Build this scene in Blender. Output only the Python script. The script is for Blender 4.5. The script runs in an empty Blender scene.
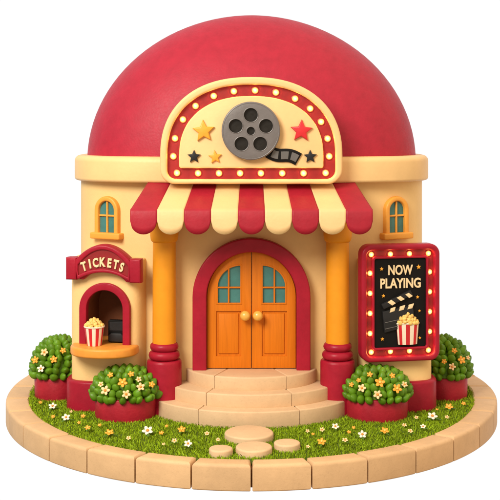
import bpy, bmesh, math, random
import numpy as np
from math import sin, cos, pi, radians, sqrt, atan2
from mathutils import Vector, Matrix

random.seed(7)
SC = bpy.context.scene
COL = SC.collection
PI = math.pi

# ------------------------------------------------------------------ camera
EYE = 2.606                      # eye height over the lawn
DIST = 11.0
cam_d = bpy.data.cameras.new('camera')
cam = bpy.data.objects.new('camera', cam_d)
COL.objects.link(cam)
cam.location = (0, -DIST, EYE)
cam.rotation_euler = (radians(90), 0, 0)
cam_d.sensor_width = 36
cam_d.lens = 36 * 1100 / 500
cam_d.shift_x = -0.003
cam_d.shift_y = -0.25
cam_d.clip_end = 500
SC.camera = cam

# ------------------------------------------------------------------ world: white backdrop behind, invented studio fill elsewhere
W = bpy.data.worlds.new('World')
SC.world = W
W.use_nodes = True
nt = W.node_tree
nt.nodes.clear()
wo = nt.nodes.new('ShaderNodeOutputWorld')
bg = nt.nodes.new('ShaderNodeBackground')
tc = nt.nodes.new('ShaderNodeTexCoord')
sx = nt.nodes.new('ShaderNodeSeparateXYZ')
nt.links.new(tc.outputs['Generated'], sx.inputs[0])
mr = nt.nodes.new('ShaderNodeMapRange'); mr.interpolation_type = 'SMOOTHSTEP'
mr.inputs[1].default_value = 0.2; mr.inputs[2].default_value = 0.6
nt.links.new(sx.outputs['Y'], mr.inputs[0])
mx = nt.nodes.new('ShaderNodeMapRange'); mx.interpolation_type = 'SMOOTHSTEP'
mx.inputs[1].default_value = -0.7; mx.inputs[2].default_value = 0.8
nt.links.new(sx.outputs['X'], mx.inputs[0])
side = nt.nodes.new('ShaderNodeMix'); side.data_type = 'RGBA'
side.inputs['A'].default_value = (0.84, 0.77, 0.68, 1)      # added fill from the left
side.inputs['B'].default_value = (1.75, 1.37, 0.98, 1)     # added stronger, warm fill from the right
nt.links.new(mx.outputs[0], side.inputs['Factor'])
mixw = nt.nodes.new('ShaderNodeMix'); mixw.data_type = 'RGBA'
mixw.inputs['B'].default_value = (1.0, 1.0, 1.0, 1)
nt.links.new(mr.outputs[0], mixw.inputs['Factor'])
mz = nt.nodes.new('ShaderNodeValToRGB')                     # fill stronger from above, weaker from below
mz.color_ramp.elements[0].position = 0.2; mz.color_ramp.elements[0].color = (0.36, 0.34, 0.31, 1)
mz.color_ramp.elements[1].position = 0.9; mz.color_ramp.elements[1].color = (0.95, 0.94, 0.93, 1)
em_ = mz.color_ramp.elements.new(0.52); em_.color = (0.53, 0.52, 0.51, 1)
hz = nt.nodes.new('ShaderNodeMapRange'); hz.inputs[1].default_value = -1; hz.inputs[2].default_value = 1
nt.links.new(sx.outputs['Z'], hz.inputs[0]); nt.links.new(hz.outputs[0], mz.inputs[0])
vz = nt.nodes.new('ShaderNodeMix'); vz.data_type = 'RGBA'; vz.blend_type = 'MULTIPLY'; vz.inputs['Factor'].default_value = 1
nt.links.new(side.outputs['Result'], vz.inputs['A']); nt.links.new(mz.outputs['Color'], vz.inputs['B'])
nt.links.new(vz.outputs['Result'], mixw.inputs['A'])
nt.links.new(mixw.outputs['Result'], bg.inputs['Color'])
bg.inputs['Strength'].default_value = 1.01
nt.links.new(bg.outputs[0], wo.inputs[0])

# ------------------------------------------------------------------ studio lamp: one big soft box, upper left in front
def area(name, loc, target, size, watts, color):
    d = bpy.data.lights.new(name, 'AREA')
    d.shape = 'DISK'; d.size = size; d.energy = watts; d.color = color
    o = bpy.data.objects.new(name, d); COL.objects.link(o)
    o.location = loc
    o.rotation_euler = (Vector(target) - Vector(loc)).to_track_quat('-Z', 'Y').to_euler()
    return o
area('soft_box', (-5.0, -9.2, 7.6), (0, -0.6, 1.2), 5.0, 1470, (1.0, 0.94, 0.84))

SC.view_settings.view_transform = 'Standard'
SC.view_settings.look = 'None'
SC.view_settings.exposure = 0
SC.view_settings.gamma = 1
SC.cycles.max_bounces = 8
SC.cycles.diffuse_bounces = 4
SC.cycles.use_denoising = True
SC.cycles.caustics_reflective = False
SC.cycles.caustics_refractive = False
SC.cycles.sample_clamp_indirect = 4

# ------------------------------------------------------------------ materials
def new_mat(name):
    m = bpy.data.materials.new(name)
    m.use_nodes = True
    n = m.node_tree
    b = n.nodes['Principled BSDF']
    return m, n, b

def ramp_color(n, fac, c0, c1, lo=0.3, hi=0.7):
    r = n.nodes.new('ShaderNodeValToRGB')
    r.color_ramp.elements[0].position = lo; r.color_ramp.elements[0].color = (*c0, 1)
    r.color_ramp.elements[1].position = hi; r.color_ramp.elements[1].color = (*c1, 1)
    n.links.new(fac, r.inputs[0])
    return r.outputs['Color']

def mul(c, k):
    return tuple(min(1, x * k) for x in c)

def paint(name, color, rough=0.5, var=0.10, scale=4.0, bump=0.06, bscale=28.0, rand=0.0, rand_island=0.0, spec=0.4, stretch=None, coat=0.0, sss=0.0):
    """matt painted clay / wood: broad tone drift, fine grain bump"""
    m, n, b = new_mat(name)
    t = n.nodes.new('ShaderNodeTexCoord')
    src = t.outputs['Object']
    if stretch:
        mp = n.nodes.new('ShaderNodeMapping'); mp.inputs['Scale'].default_value = stretch
        n.links.new(src, mp.inputs[0]); src = mp.outputs[0]
    no = n.nodes.new('ShaderNodeTexNoise'); no.inputs['Scale'].default_value = scale; no.inputs['Detail'].default_value = 6; no.inputs['Roughness'].default_value = 0.62
    n.links.new(src, no.inputs['Vector'])
    col = ramp_color(n, no.outputs['Fac'], mul(color, 1 - var), mul(color, 1 + var))
    if rand or rand_island:
        if rand_island:
            g = n.nodes.new('ShaderNodeNewGeometry'); val = g.outputs['Random Per Island']; amt = rand_island
        else:
            g = n.nodes.new('ShaderNodeObjectInfo'); val = g.outputs['Random']; amt = rand
        mrr = n.nodes.new('ShaderNodeMapRange'); mrr.inputs[3].default_value = 1 - amt; mrr.inputs[4].default_value = 1 + amt
        n.links.new(val, mrr.inputs[0])
        vm = n.nodes.new('ShaderNodeVectorMath'); vm.operation = 'SCALE'
        n.links.new(col, vm.inputs[0]); n.links.new(mrr.outputs[0], vm.inputs['Scale'])
        col = vm.outputs[0]
    n.links.new(col, b.inputs['Base Color'])
    b.inputs['Roughness'].default_value = rough
    b.inputs['Specular IOR Level'].default_value = spec
    b.inputs['Coat Weight'].default_value = coat
    b.inputs['Coat Roughness'].default_value = 0.25
    if sss:
        b.inputs['Subsurface Weight'].default_value = sss
        b.inputs['Subsurface Radius'].default_value = (0.06, 0.03, 0.015)
        b.inputs['Subsurface Scale'].default_value = 0.6
    n2 = n.nodes.new('ShaderNodeTexNoise'); n2.inputs['Scale'].default_value = bscale; n2.inputs['Detail'].default_value = 5
    n.links.new(src, n2.inputs['Vector'])
    rr = n.nodes.new('ShaderNodeMapRange'); rr.inputs[3].default_value = max(0.05, rough - 0.12); rr.inputs[4].default_value = min(1, rough + 0.12)
    n.links.new(n2.outputs['Fac'], rr.inputs[0]); n.links.new(rr.outputs[0], b.inputs['Roughness'])
    if bump:
        bp = n.nodes.new('ShaderNodeBump'); bp.inputs['Strength'].default_value = bump; bp.inputs['Distance'].default_value = 0.05
        n.links.new(n2.outputs['Fac'], bp.inputs['Height'])
        n.links.new(bp.outputs[0], b.inputs['Normal'])
    return m

def stone(name, color, rand=0.07):
    m, n, b = new_mat(name)
    t = n.nodes.new('ShaderNodeTexCoord')
    oi = n.nodes.new('ShaderNodeObjectInfo')
    off = n.nodes.new('ShaderNodeVectorMath'); off.operation = 'ADD'
    cmb = n.nodes.new('ShaderNodeVectorMath'); cmb.operation = 'SCALE'
    cmb.inputs[0].default_value = (13.1, 7.7, 5.3)
    n.links.new(oi.outputs['Random'], cmb.inputs['Scale'])
    n.links.new(t.outputs['Object'], off.inputs[0]); n.links.new(cmb.outputs[0], off.inputs[1])
    no = n.nodes.new('ShaderNodeTexNoise'); no.inputs['Scale'].default_value = 5; no.inputs['Detail'].default_value = 8; no.inputs['Roughness'].default_value = 0.7
    n.links.new(off.outputs[0], no.inputs['Vector'])
    c1 = ramp_color(n, no.outputs['Fac'], mul(color, 0.90), mul(color, 1.07))
    sp = n.nodes.new('ShaderNodeTexNoise'); sp.inputs['Scale'].default_value = 60; sp.inputs['Detail'].default_value = 3
    n.links.new(off.outputs[0], sp.inputs['Vector'])
    mr2 = n.nodes.new('ShaderNodeMapRange'); mr2.inputs[1].default_value = 0.27; mr2.inputs[2].default_value = 0.42; mr2.inputs[3].default_value = 0.92; mr2.inputs[4].default_value = 1.0
    n.links.new(sp.outputs['Fac'], mr2.inputs[0])
    mr3 = n.nodes.new('ShaderNodeMapRange'); mr3.inputs[3].default_value = 1 - rand; mr3.inputs[4].default_value = 1 + rand
    n.links.new(oi.outputs['Random'], mr3.inputs[0])
    mm = n.nodes.new('ShaderNodeMath'); mm.operation = 'MULTIPLY'
    n.links.new(mr2.outputs[0], mm.inputs[0]); n.links.new(mr3.outputs[0], mm.inputs[1])
    vm = n.nodes.new('ShaderNodeVectorMath'); vm.operation = 'SCALE'
    n.links.new(c1, vm.inputs[0]); n.links.new(mm.outputs[0], vm.inputs['Scale'])
    n.links.new(vm.outputs[0], b.inputs['Base Color'])
    b.inputs['Roughness'].default_value = 0.62
    b.inputs['Specular IOR Level'].default_value = 0.3
    add = n.nodes.new('ShaderNodeMath'); add.operation = 'ADD'
    n.links.new(no.outputs['Fac'], add.inputs[0]); n.links.new(mr2.outputs[0], add.inputs[1])
    bp = n.nodes.new('ShaderNodeBump'); bp.inputs['Strength'].default_value = 0.16; bp.inputs['Distance'].default_value = 0.03
    n.links.new(add.outputs[0], bp.inputs['Height']); n.links.new(bp.outputs[0], b.inputs['Normal'])
    return m

def wood(name, color):
    m, n, b = new_mat(name)
    t = n.nodes.new('ShaderNodeTexCoord')
    mp = n.nodes.new('ShaderNodeMapping'); mp.inputs['Scale'].default_value = (26, 26, 1.3)
    n.links.new(t.outputs['Object'], mp.inputs[0])
    no = n.nodes.new('ShaderNodeTexNoise'); no.inputs['Scale'].default_value = 2.2; no.inputs['Detail'].default_value = 6; no.inputs['Distortion'].default_value = 0.6
    n.links.new(mp.outputs[0], no.inputs['Vector'])
    c = ramp_color(n, no.outputs['Fac'], mul(color, 0.90), mul(color, 1.04), 0.3, 0.62)
    n.links.new(c, b.inputs['Base Color'])
    b.inputs['Roughness'].default_value = 0.5
    b.inputs['Specular IOR Level'].default_value = 0.22
    bp = n.nodes.new('ShaderNodeBump'); bp.inputs['Strength'].default_value = 0.08; bp.inputs['Distance'].default_value = 0.02
    n.links.new(no.outputs['Fac'], bp.inputs['Height']); n.links.new(bp.outputs[0], b.inputs['Normal'])
    return m

def bulb_mat(name):
    """frosted bulb: the filament shines hottest through the tip (local -Y), amber round the rim"""
    m, n, b = new_mat(name)
    t = n.nodes.new('ShaderNodeTexCoord')
    s = n.nodes.new('ShaderNodeSeparateXYZ'); n.links.new(t.outputs['Object'], s.inputs[0])
    v = n.nodes.new('ShaderNodeVectorMath'); v.operation = 'LENGTH'
    cmb = n.nodes.new('ShaderNodeCombineXYZ')
    n.links.new(s.outputs['X'], cmb.inputs[0]); n.links.new(s.outputs['Z'], cmb.inputs[1])
    n.links.new(cmb.outputs[0], v.inputs[0])
    r = n.nodes.new('ShaderNodeValToRGB')
    r.color_ramp.elements[0].position = 0.004; r.color_ramp.elements[0].color = (1.0, 0.80, 0.40, 1)
    r.color_ramp.elements[1].position = 0.031; r.color_ramp.elements[1].color = (0.62, 0.15, 0.012, 1)
    e = r.color_ramp.elements.new(0.017); e.color = (1.0, 0.56, 0.15, 1)
    n.links.new(v.outputs['Value'], r.inputs[0])
    n.links.new(r.outputs['Color'], b.inputs['Emission Color'])
    b.inputs['Emission Strength'].default_value = 2.3
    b.inputs['Base Color'].default_value = (0.22, 0.10, 0.03, 1)
    b.inputs['Roughness'].default_value = 0.3
    return m

M = {}
M['cream'] = paint('cream_plaster', (0.80, 0.545, 0.228), rough=0.6, var=0.05, scale=3, bump=0.05, bscale=40)
M['trim'] = paint('cream_trim', (0.78, 0.518, 0.230), rough=0.5, var=0.05, scale=4, bump=0.04, bscale=36)
M['dome'] = paint('dome_red', (0.365, 0.0125, 0.033), rough=0.52, var=0.09, scale=11, bump=0.07, bscale=52, spec=0.3)
M['red'] = paint('crimson_paint', (0.335, 0.010, 0.027), rough=0.38, var=0.12, scale=7, bump=0.05, bscale=30, spec=0.22)
M['potred'] = paint('pot_red', (0.36, 0.014, 0.027), rough=0.45, var=0.14, scale=8, bump=0.08, bscale=34, spec=0.25)
M['awnred'] = paint('awning_red', (0.335, 0.010, 0.025), rough=0.5, var=0.10, scale=8, bump=0.05, bscale=40, spec=0.3)
M['awncream'] = paint('awning_cream', (0.76, 0.51, 0.235), rough=0.55, var=0.04, scale=6, bump=0.05, bscale=40)
M['darkred'] = paint('channel_red', (0.25, 0.0115, 0.014), rough=0.42, var=0.1, scale=9, bump=0.04, bscale=34)
M['amber'] = paint('amber_column', (0.74, 0.285, 0.014), rough=0.45, var=0.07, scale=5, bump=0.03, bscale=24, spec=0.25)
M['sill'] = paint('amber_frame', (0.78, 0.35, 0.05), rough=0.45, var=0.06, scale=6, bump=0.04, bscale=30)
M['door'] = wood('orange_wood', (0.63, 0.168, 0.006))
M['counter'] = paint('counter_amber', (0.76, 0.30, 0.045), rough=0.4, var=0.12, scale=9, bump=0.03, spec=0.3)
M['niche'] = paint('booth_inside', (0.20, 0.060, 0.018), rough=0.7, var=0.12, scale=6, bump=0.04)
M['gold'] = paint('gold_knob', (0.80, 0.42, 0.075), rough=0.3, var=0.06, scale=10, bump=0.02, spec=0.6)
M['glass'] = paint('teal_glass', (0.055, 0.195, 0.185), rough=0.25, var=0.2, scale=4, bump=0.02, spec=0.5)
M['stone'] = stone('kerb_sandstone', (0.61, 0.395, 0.208))
M['step'] = stone('step_sandstone', (0.66, 0.455, 0.265), rand=0.03)
M['soil'] = paint('lawn_soil', (0.07, 0.11, 0.01), rough=0.9, var=0.3, scale=10, bump=0.2)
M['grass'] = paint('grass_blades', (0.265, 0.385, 0.013), rough=0.55, var=0.18, scale=3.5, bump=0, rand_island=0.45, spec=0.12)
M['leaf'] = paint('bush_leaf', (0.100, 0.225, 0.009), rough=0.42, var=0.12, scale=8, bump=0.05, bscale=50, rand_island=0.22, spec=0.3)
M['flowerleaf'] = paint('flower_leaf', (0.06, 0.16, 0.015), rough=0.5, var=0.2, scale=20, bump=0.0)
M['white_petal'] = paint('white_petal', (0.80, 0.74, 0.62), rough=0.5, var=0.05, scale=20, bump=0)
M['cream_petal'] = paint('cream_petal', (0.80, 0.58, 0.30), rough=0.5, var=0.08, scale=20, bump=0)
M['gold_petal'] = paint('gold_petal', (0.80, 0.36, 0.035), rough=0.5, var=0.08, scale=20, bump=0)
M['bloom_eye'] = paint('bloom_eye', (0.74, 0.27, 0.03), rough=0.5, var=0.1, scale=30, bump=0)
M['pale_eye'] = paint('pale_eye', (0.80, 0.55, 0.12), rough=0.5, var=0.1, scale=30, bump=0)
M['grey'] = paint('reel_grey', (0.145, 0.132, 0.130), rough=0.36, var=0.08, scale=8, bump=0.05, bscale=40, spec=0.5)
M['black'] = paint('matt_black', (0.006, 0.0055, 0.005), rough=0.6, var=0.2, scale=8, bump=0.04, spec=0.15)
M['charcoal'] = paint('charcoal', (0.017, 0.017, 0.018), rough=0.5, var=0.15, scale=8, bump=0.04, spec=0.25)
M['filmgrey'] = paint('film_frame', (0.12, 0.115, 0.11), rough=0.35, var=0.1, scale=8, bump=0.02)
M['filmroll'] = paint('wound_film', (0.010, 0.008, 0.006), rough=0.35, var=0.25, scale=20, bump=0.05)
M['starred'] = paint('star_red', (0.62, 0.022, 0.030), rough=0.4, var=0.08, scale=8, bump=0.03)
M['stargold'] = paint('star_gold', (0.80, 0.36, 0.035), rough=0.4, var=0.08, scale=8, bump=0.03)
M['letter'] = paint('letter_cream', (0.80, 0.62, 0.36), rough=0.5, var=0.04, scale=8, bump=0.02)
M['boxred'] = paint('box_red', (0.55, 0.016, 0.022), rough=0.5, var=0.06, scale=10, bump=0.02)
M['boxwhite'] = paint('box_white', (0.80, 0.70, 0.55), rough=0.55, var=0.04, scale=10, bump=0.02)
M['corn'] = paint('popcorn', (0.80, 0.53, 0.15), rough=0.5, var=0.1, scale=30, bump=0.06, bscale=60, rand_island=0.12)
M['bulb'] = bulb_mat('lit_bulb')

# ------------------------------------------------------------------ mesh helpers
class MB:
    def __init__(s):
        s.v = []; s.f = []; s.m = []
    def add(s, vf, mi=0, mat=None):
        v, f = vf
        o = len(s.v)
        if mat is not None:
            v = [tuple(mat @ Vector(p)) for p in v]
        s.v += [tuple(p) for p in v]
        s.f += [tuple(i + o for i in q) for q in f]
        if isinstance(mi, (list, tuple)):
            s.m += list(mi)
        else:
            s.m += [mi] * len(f)
        return s
    def build(s, name, mats, parent=None, loc=None, rz=0, angle=42, smooth=True):
        me = bpy.data.meshes.new(name)
        me.from_pydata(s.v, [], s.f)
        if not isinstance(mats, (list, tuple)):
            mats = [mats]
        for m in mats:
            me.materials.append(m)
        if len(mats) > 1:
            me.polygons.foreach_set('material_index', s.m)
        me.validate()
        if smooth:
            me.polygons.foreach_set('use_smooth', [True] * len(me.polygons))
            me.set_sharp_from_angle(angle=radians(angle))
        me.update()
        o = bpy.data.objects.new(name, me)
        COL.objects.link(o)
        if parent is not None:
            o.parent = parent
        if loc is not None:
            o.location = loc
        if rz:
            o.rotation_euler = (0, 0, rz)
        return o

def one(vf, name, mat, parent=None, **k):
    return MB().add(vf).build(name, mat, parent, **k)

def tag(o, label, cat, group=None, kind=None):
    if label: o['label'] = label
    if cat: o['category'] = cat
    if group: o['group'] = group
    if kind: o['kind'] = kind
    return o

def empty(name, loc=(0, 0, 0), rz=0):
    o = bpy.data.objects.new(name, None)
    COL.objects.link(o)
    o.location = loc; o.rotation_euler = (0, 0, rz)
    o.empty_display_size = 0.1
    return o

def copy_tree(o, parent=None):
    c = o.copy(); COL.objects.link(c)
    if parent is not None:
        c.parent = parent
    for ch in list(o.children):
        copy_tree(ch, c)
    return c

def ccw(p):
    a = sum(p[i - 1][0] * p[i][1] - p[i][0] * p[i - 1][1] for i in range(len(p)))
    return p if a > 0 else p[::-1]

def inset(p, d):
    n = len(p); out = []
    for i in range(n):
        a, b, c = Vector(p[i - 1]), Vector(p[i]), Vector(p[(i + 1) % n])
        e1 = (b - a); e2 = (c - b)
        if e1.length < 1e-9: e1 = e2
        if e2.length < 1e-9: e2 = e1
        e1.normalize(); e2.normalize()
        n1 = Vector((-e1.y, e1.x)); n2 = Vector((-e2.y, e2.x))
        m = n1 + n2
        l = m.length
        if l < 1e-6:
            out.append(tuple(b)); continue
        m /= l
        k = d / max(0.45, m.dot(n1))
        out.append((b.x + m.x * k, b.y + m.y * k))
    return out

def loft(loops, cap0=True, cap1=True, closed=True, wrap=False):
    """loops: lists of 3D points with the same count"""
    n = len(loops[0]); v = [p for l in loops for p in l]; f = []
    L = len(loops)
    for i in range(L if wrap else L - 1):
        a = i * n; b = ((i + 1) % L) * n
        for j in range(n if closed else n - 1):
            k = (j + 1) % n
            f.append((a + j, a + k, b + k, b + j))
    if cap0: f.append(tuple(reversed(range(n))))
    if cap1: f.append(tuple(range((L - 1) * n, L * n)))
    return v, f

def prism(poly, a, b, bev=0.01, seg=3, b0=None, front=False, taper=0.0):
    """extrude a plan (u,v) from w=a to w=b with rounded rims; front=True stands it up facing -Y"""
    poly = ccw([tuple(p) for p in poly])
    if b0 is None: b0 = bev
    loops = []
    def put(d, w):
        q = inset(poly, d) if abs(d) > 1e-7 else poly
        loops.append([(u, v, w) for u, v in q])
    if b0 > 0:
        for t in range(seg + 1):
            g = t / seg * PI / 2
            put(b0 * (1 - sin(g)), a + b0 * (1 - cos(g)))
    else:
        put(0, a)
    if bev > 0:
        for t in range(seg + 1):
            g = t / seg * PI / 2
            put(bev * (1 - cos(g)) + taper, b - bev * (1 - sin(g)))
    else:
        put(taper, b)
    v, f = loft(loops)
    if front:
        v = [(p[0], -p[2], p[1]) for p in v]
    return v, f

def band(outer, inner, a, b, bev=0.01, seg=3, closed=True, front=True):
    """ring (or open arch) between two matching outlines, from depth a to depth b"""
    def mix(p, q, d):
        p, q = Vector(p), Vector(q)
        e = (q - p)
        e.normalize()
        return tuple(p + e * d)
    rows = [[(p[0], p[1], a) for p in outer]]
    for t in range(seg + 1):
        g = t / seg * PI / 2
        d = bev * (1 - cos(g)); w = b - bev * (1 - sin(g))
        rows.append([(*mix(p, q, d), w) for p, q in zip(outer, inner)])
    for t in range(seg, -1, -1):
        g = t / seg * PI / 2
        d = bev * (1 - cos(g)); w = b - bev * (1 - sin(g))
        rows.append([(*mix(q, p, d), w) for p, q in zip(outer, inner)])
    rows.append([(p[0], p[1], a) for p in inner])
    if closed:
        v, f = loft(rows, False, False, True, True)
    else:
        v, f = loft(rows, False, False, False, True)
        n = len(outer); L = len(rows)
        f.append(tuple(i * n for i in range(L)))
        f.append(tuple(reversed([i * n + n - 1 for i in range(L)])))
    if front:
        v = [(p[0], -p[2], p[1]) for p in v]
    return v, f

def arch(half, z0, zs, n=20, cx=0.0, rise=None):
    """arch outline, counter-clockwise from bottom right, matching counts for any size"""
    r = half if rise is None else rise
    p = [(cx + half, z0), (cx + half, z0 + (zs - z0) * 0.5)]
    for i in range(n + 1):
        g = PI * i / n
        p.append((cx + half * cos(g), zs + r * sin(g)))
    p += [(cx - half, z0 + (zs - z0) * 0.5), (cx - half, z0)]
    return p

def rrect(w, h, r, n=6, cx=0.0, cz=0.0):
    p = []
    for q, (sx_, sz_) in enumerate(((1, -1), (1, 1), (-1, 1), (-1, -1))):
        x0 = cx + sx_ * (w / 2 - r); z0 = cz + sz_ * (h / 2 - r)
        for i in range(n + 1):
            g = -PI / 2 + q * PI / 2 + PI / 2 * i / n
            p.append((x0 + r * cos(g), z0 + r * sin(g)))
    return p

def plan(a, bf, bb, n=3.0, N=96, cy=0.0):
    """building plan: super-ellipse, front depth bf, back depth bb"""
    p = []
    for i in range(N):
        t = 2 * PI * i / N
        c, s = cos(t), sin(t)
        x = a * math.copysign(abs(c) ** (2 / n), c)
        y = (bb if s > 0 else bf) * math.copysign(abs(s) ** (2 / n), s)
        p.append((x, y + cy))
    return p

def lathe(prof, n=32, cap0=True, cap1=True):
    loops = [[(r * cos(2 * PI * i / n), r * sin(2 * PI * i / n), z) for i in range(n)] for r, z in prof]
    return loft(loops, cap0, cap1)

def ball(r, c=(0, 0, 0), nu=14, nv=9, s=(1, 1, 1)):
    loops = []
    for j in range(nv):
        g = -PI / 2 + PI * (j + 0.5) / nv
        loops.append([(c[0] + s[0] * r * cos(g) * cos(2 * PI * i / nu), c[1] + s[1] * r * cos(g) * sin(2 * PI * i / nu), c[2] + s[2] * r * sin(g)) for i in range(nu)])
    return loft(loops)

def torus(R, r, z, n=36, k=12, sz=1.0):
    loops = []
    for j in range(k):
        g = 2 * PI * j / k
        loops.append([((R + r * cos(g)) * cos(2 * PI * i / n), (R + r * cos(g)) * sin(2 * PI * i / n), z + r * sz * sin(g)) for i in range(n)])
    v, f = loft(loops, False, False, True, True)
    return v, f

def star(R, k=0.45, rot=0.0):
    return [((R if i % 2 == 0 else R * k) * cos(PI / 2 + rot + PI * i / 5), (R if i % 2 == 0 else R * k) * sin(PI / 2 + rot + PI * i / 5)) for i in range(10)]

def star_mesh(R, a, b, rot=0.0, k=0.47):
    """a chubby five pointed star with a soft crest"""
    return prism(star(R, k, rot), a, b, bev=R * 0.13, seg=3, b0=0, front=True)

def box(x0, x1, y0, y1, z0, z1, bev=0.006):
    return prism([(x0, y0), (x1, y0), (x1, y1), (x0, y1)], z0, z1, bev, 2)

def stand(vf):   # plan mesh -> faces -Y
    v, f = vf
    return [(p[0], -p[2], p[1]) for p in v], f

def cut(o, vf, basis=None):
    """bake a boolean difference into o's mesh; the cutter is removed again"""
    c = one(vf, 'cutter', [])
    m = o.modifiers.new('b', 'BOOLEAN'); m.operation = 'DIFFERENCE'; m.object = c; m.solver = 'EXACT'
    c.parent = o.parent
    c.matrix_basis = (basis or o.matrix_basis).copy()
    bpy.context.view_layer.update()
    dg = bpy.context.evaluated_depsgraph_get()
    me = bpy.data.meshes.new_from_object(o.evaluated_get(dg))
    o.modifiers.clear()
    old = o.data
    o.data = me; me.name = old.name
    bpy.data.meshes.remove(old)
    cm = c.data
    bpy.data.objects.remove(c); bpy.data.meshes.remove(cm)
    me.polygons.foreach_set('use_smooth', [True] * len(me.polygons))
    me.set_sharp_from_angle(angle=radians(35))
    return o

def glyphs(txt, size, depth, bold=0.0):
    """mesh of a line of text centred on x, base at z=0, facing -Y"""
    cu = bpy.data.curves.new('t', 'FONT')
    cu.body = txt; cu.size = size; cu.extrude = depth / 2; cu.offset = bold; cu.resolution_u = 4
    cu.bevel_depth = depth * 0.12; cu.bevel_resolution = 1
    o = bpy.data.objects.new('t', cu); COL.objects.link(o)
    bpy.context.view_layer.update()
    me = bpy.data.meshes.new_from_object(o.evaluated_get(bpy.context.evaluated_depsgraph_get()))
    v = [tuple(x.co) for x in me.vertices]; f = [tuple(p.vertices) for p in me.polygons]
    bpy.data.objects.remove(o); bpy.data.curves.remove(cu); bpy.data.meshes.remove(me)
    xs = [p[0] for p in v]
    cx = (min(xs) + max(xs)) / 2
    return [(p[0] - cx, -p[2], p[1]) for p in v], f, max(xs) - min(xs)

def lawn_at(px, py, z=0.0):
    """point of the lawn plane seen at a place of the photograph"""
    d = (EYE - z) * 1100 / (py - 125)
    return ((px - 251.5) * d / 1100, d - DIST)

# ------------------------------------------------------------------ setting: round base with lawn
RX_I, RY_I, RX_O, RY_O = 2.16, 2.40, 2.39, 2.56
def ell(t, rx, ry):
    return (rx * sin(t), -(ry if cos(t) > 0 else rx) * cos(t))
soil = prism([ell(2 * PI * i / 96, RX_I + 0.02, RY_I + 0.02) for i in range(96)], -0.06, -0.015, 0.0)
tag(one(soil, 'lawn', M['soil'], smooth=False), None, None, kind='structure')

bed = prism([ell(2 * PI * i / 96, RX_O - 0.045, RY_O - 0.045) for i in range(96)], -0.19, -0.05, 0.0)
M['mortar'] = paint('mortar', (0.20, 0.095, 0.035), rough=0.9, var=0.2, scale=12, bump=0.1)
tag(one(bed, 'mortar_bed', M['mortar'], smooth=False), None, None, kind='structure')
NK = 32
kerb_mesh_labels = {}
def ordinal(k):
    return ['first', 'second', 'third', 'fourth', 'fifth', 'sixth', 'seventh', 'eighth', 'ninth', 'tenth', 'eleventh', 'twelfth', 'thirteenth', 'fourteenth', 'fifteenth', 'sixteenth'][k]
for k in range(NK):
    t0 = 2 * PI * k / NK + 0.003; t1 = 2 * PI * (k + 1) / NK - 0.003
    n = 7
    outer = [ell(t0 + (t1 - t0) * i / n, RX_O, RY_O) for i in range(n + 1)]
    inner = [ell(t0 + (t1 - t0) * i / n, RX_I, RY_I) for i in range(n + 1)]
    poly = outer + inner[::-1]
    cx = sum(p[0] for p in poly) / len(poly); cy = sum(p[1] for p in poly) / len(poly)
    dz = random.uniform(-0.004, 0.004)
    o = one(prism([(p[0] - cx, p[1] - cy) for p in poly], -0.21, dz, 0.030, 4, b0=0.014), 'kerb_stone', M['stone'], loc=(cx, cy, 0))
    if k < 16:
        lab = 'sandstone kerb block, %s to the right of the joint below the stepping stones' % ordinal(k)
    else:
        lab = 'sandstone kerb block, %s to the left of the joint below the stepping stones' % ordinal(31 - k)
    tag(o, lab, 'kerb stone', 'sandstone kerb blocks round the lawn')

# stepping stones
for (x, y, r, lab) in (
        (-0.02, -1.80, 0.205, 'largest round stepping stone, directly below the bottom step'),
        (0.018, -2.215, 0.146, 'medium round stepping stone in the middle by the kerb'),
        (0.287, -2.10, 0.107, 'small round stepping stone to the right of the medium one'),
        (-0.245, -2.26, 0.095, 'smallest round stepping stone, to the left of the medium one')):
    n = 40
    ph = random.random() * 6
    poly = [(r * (1 + 0.02 * sin(3 * 2 * PI * i / n + ph)) * cos(2 * PI * i / n), r * (1 + 0.02 * sin(2 * 2 * PI * i / n + ph)) * sin(2 * PI * i / n)) for i in range(n)]
    tag(one(prism(poly, -0.02, 0.042, 0.016, 4, b0=0), 'stepping_stone', M['step'], loc=(x, y, 0)), lab, 'stepping stone', 'round stepping stones in the lawn')

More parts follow.
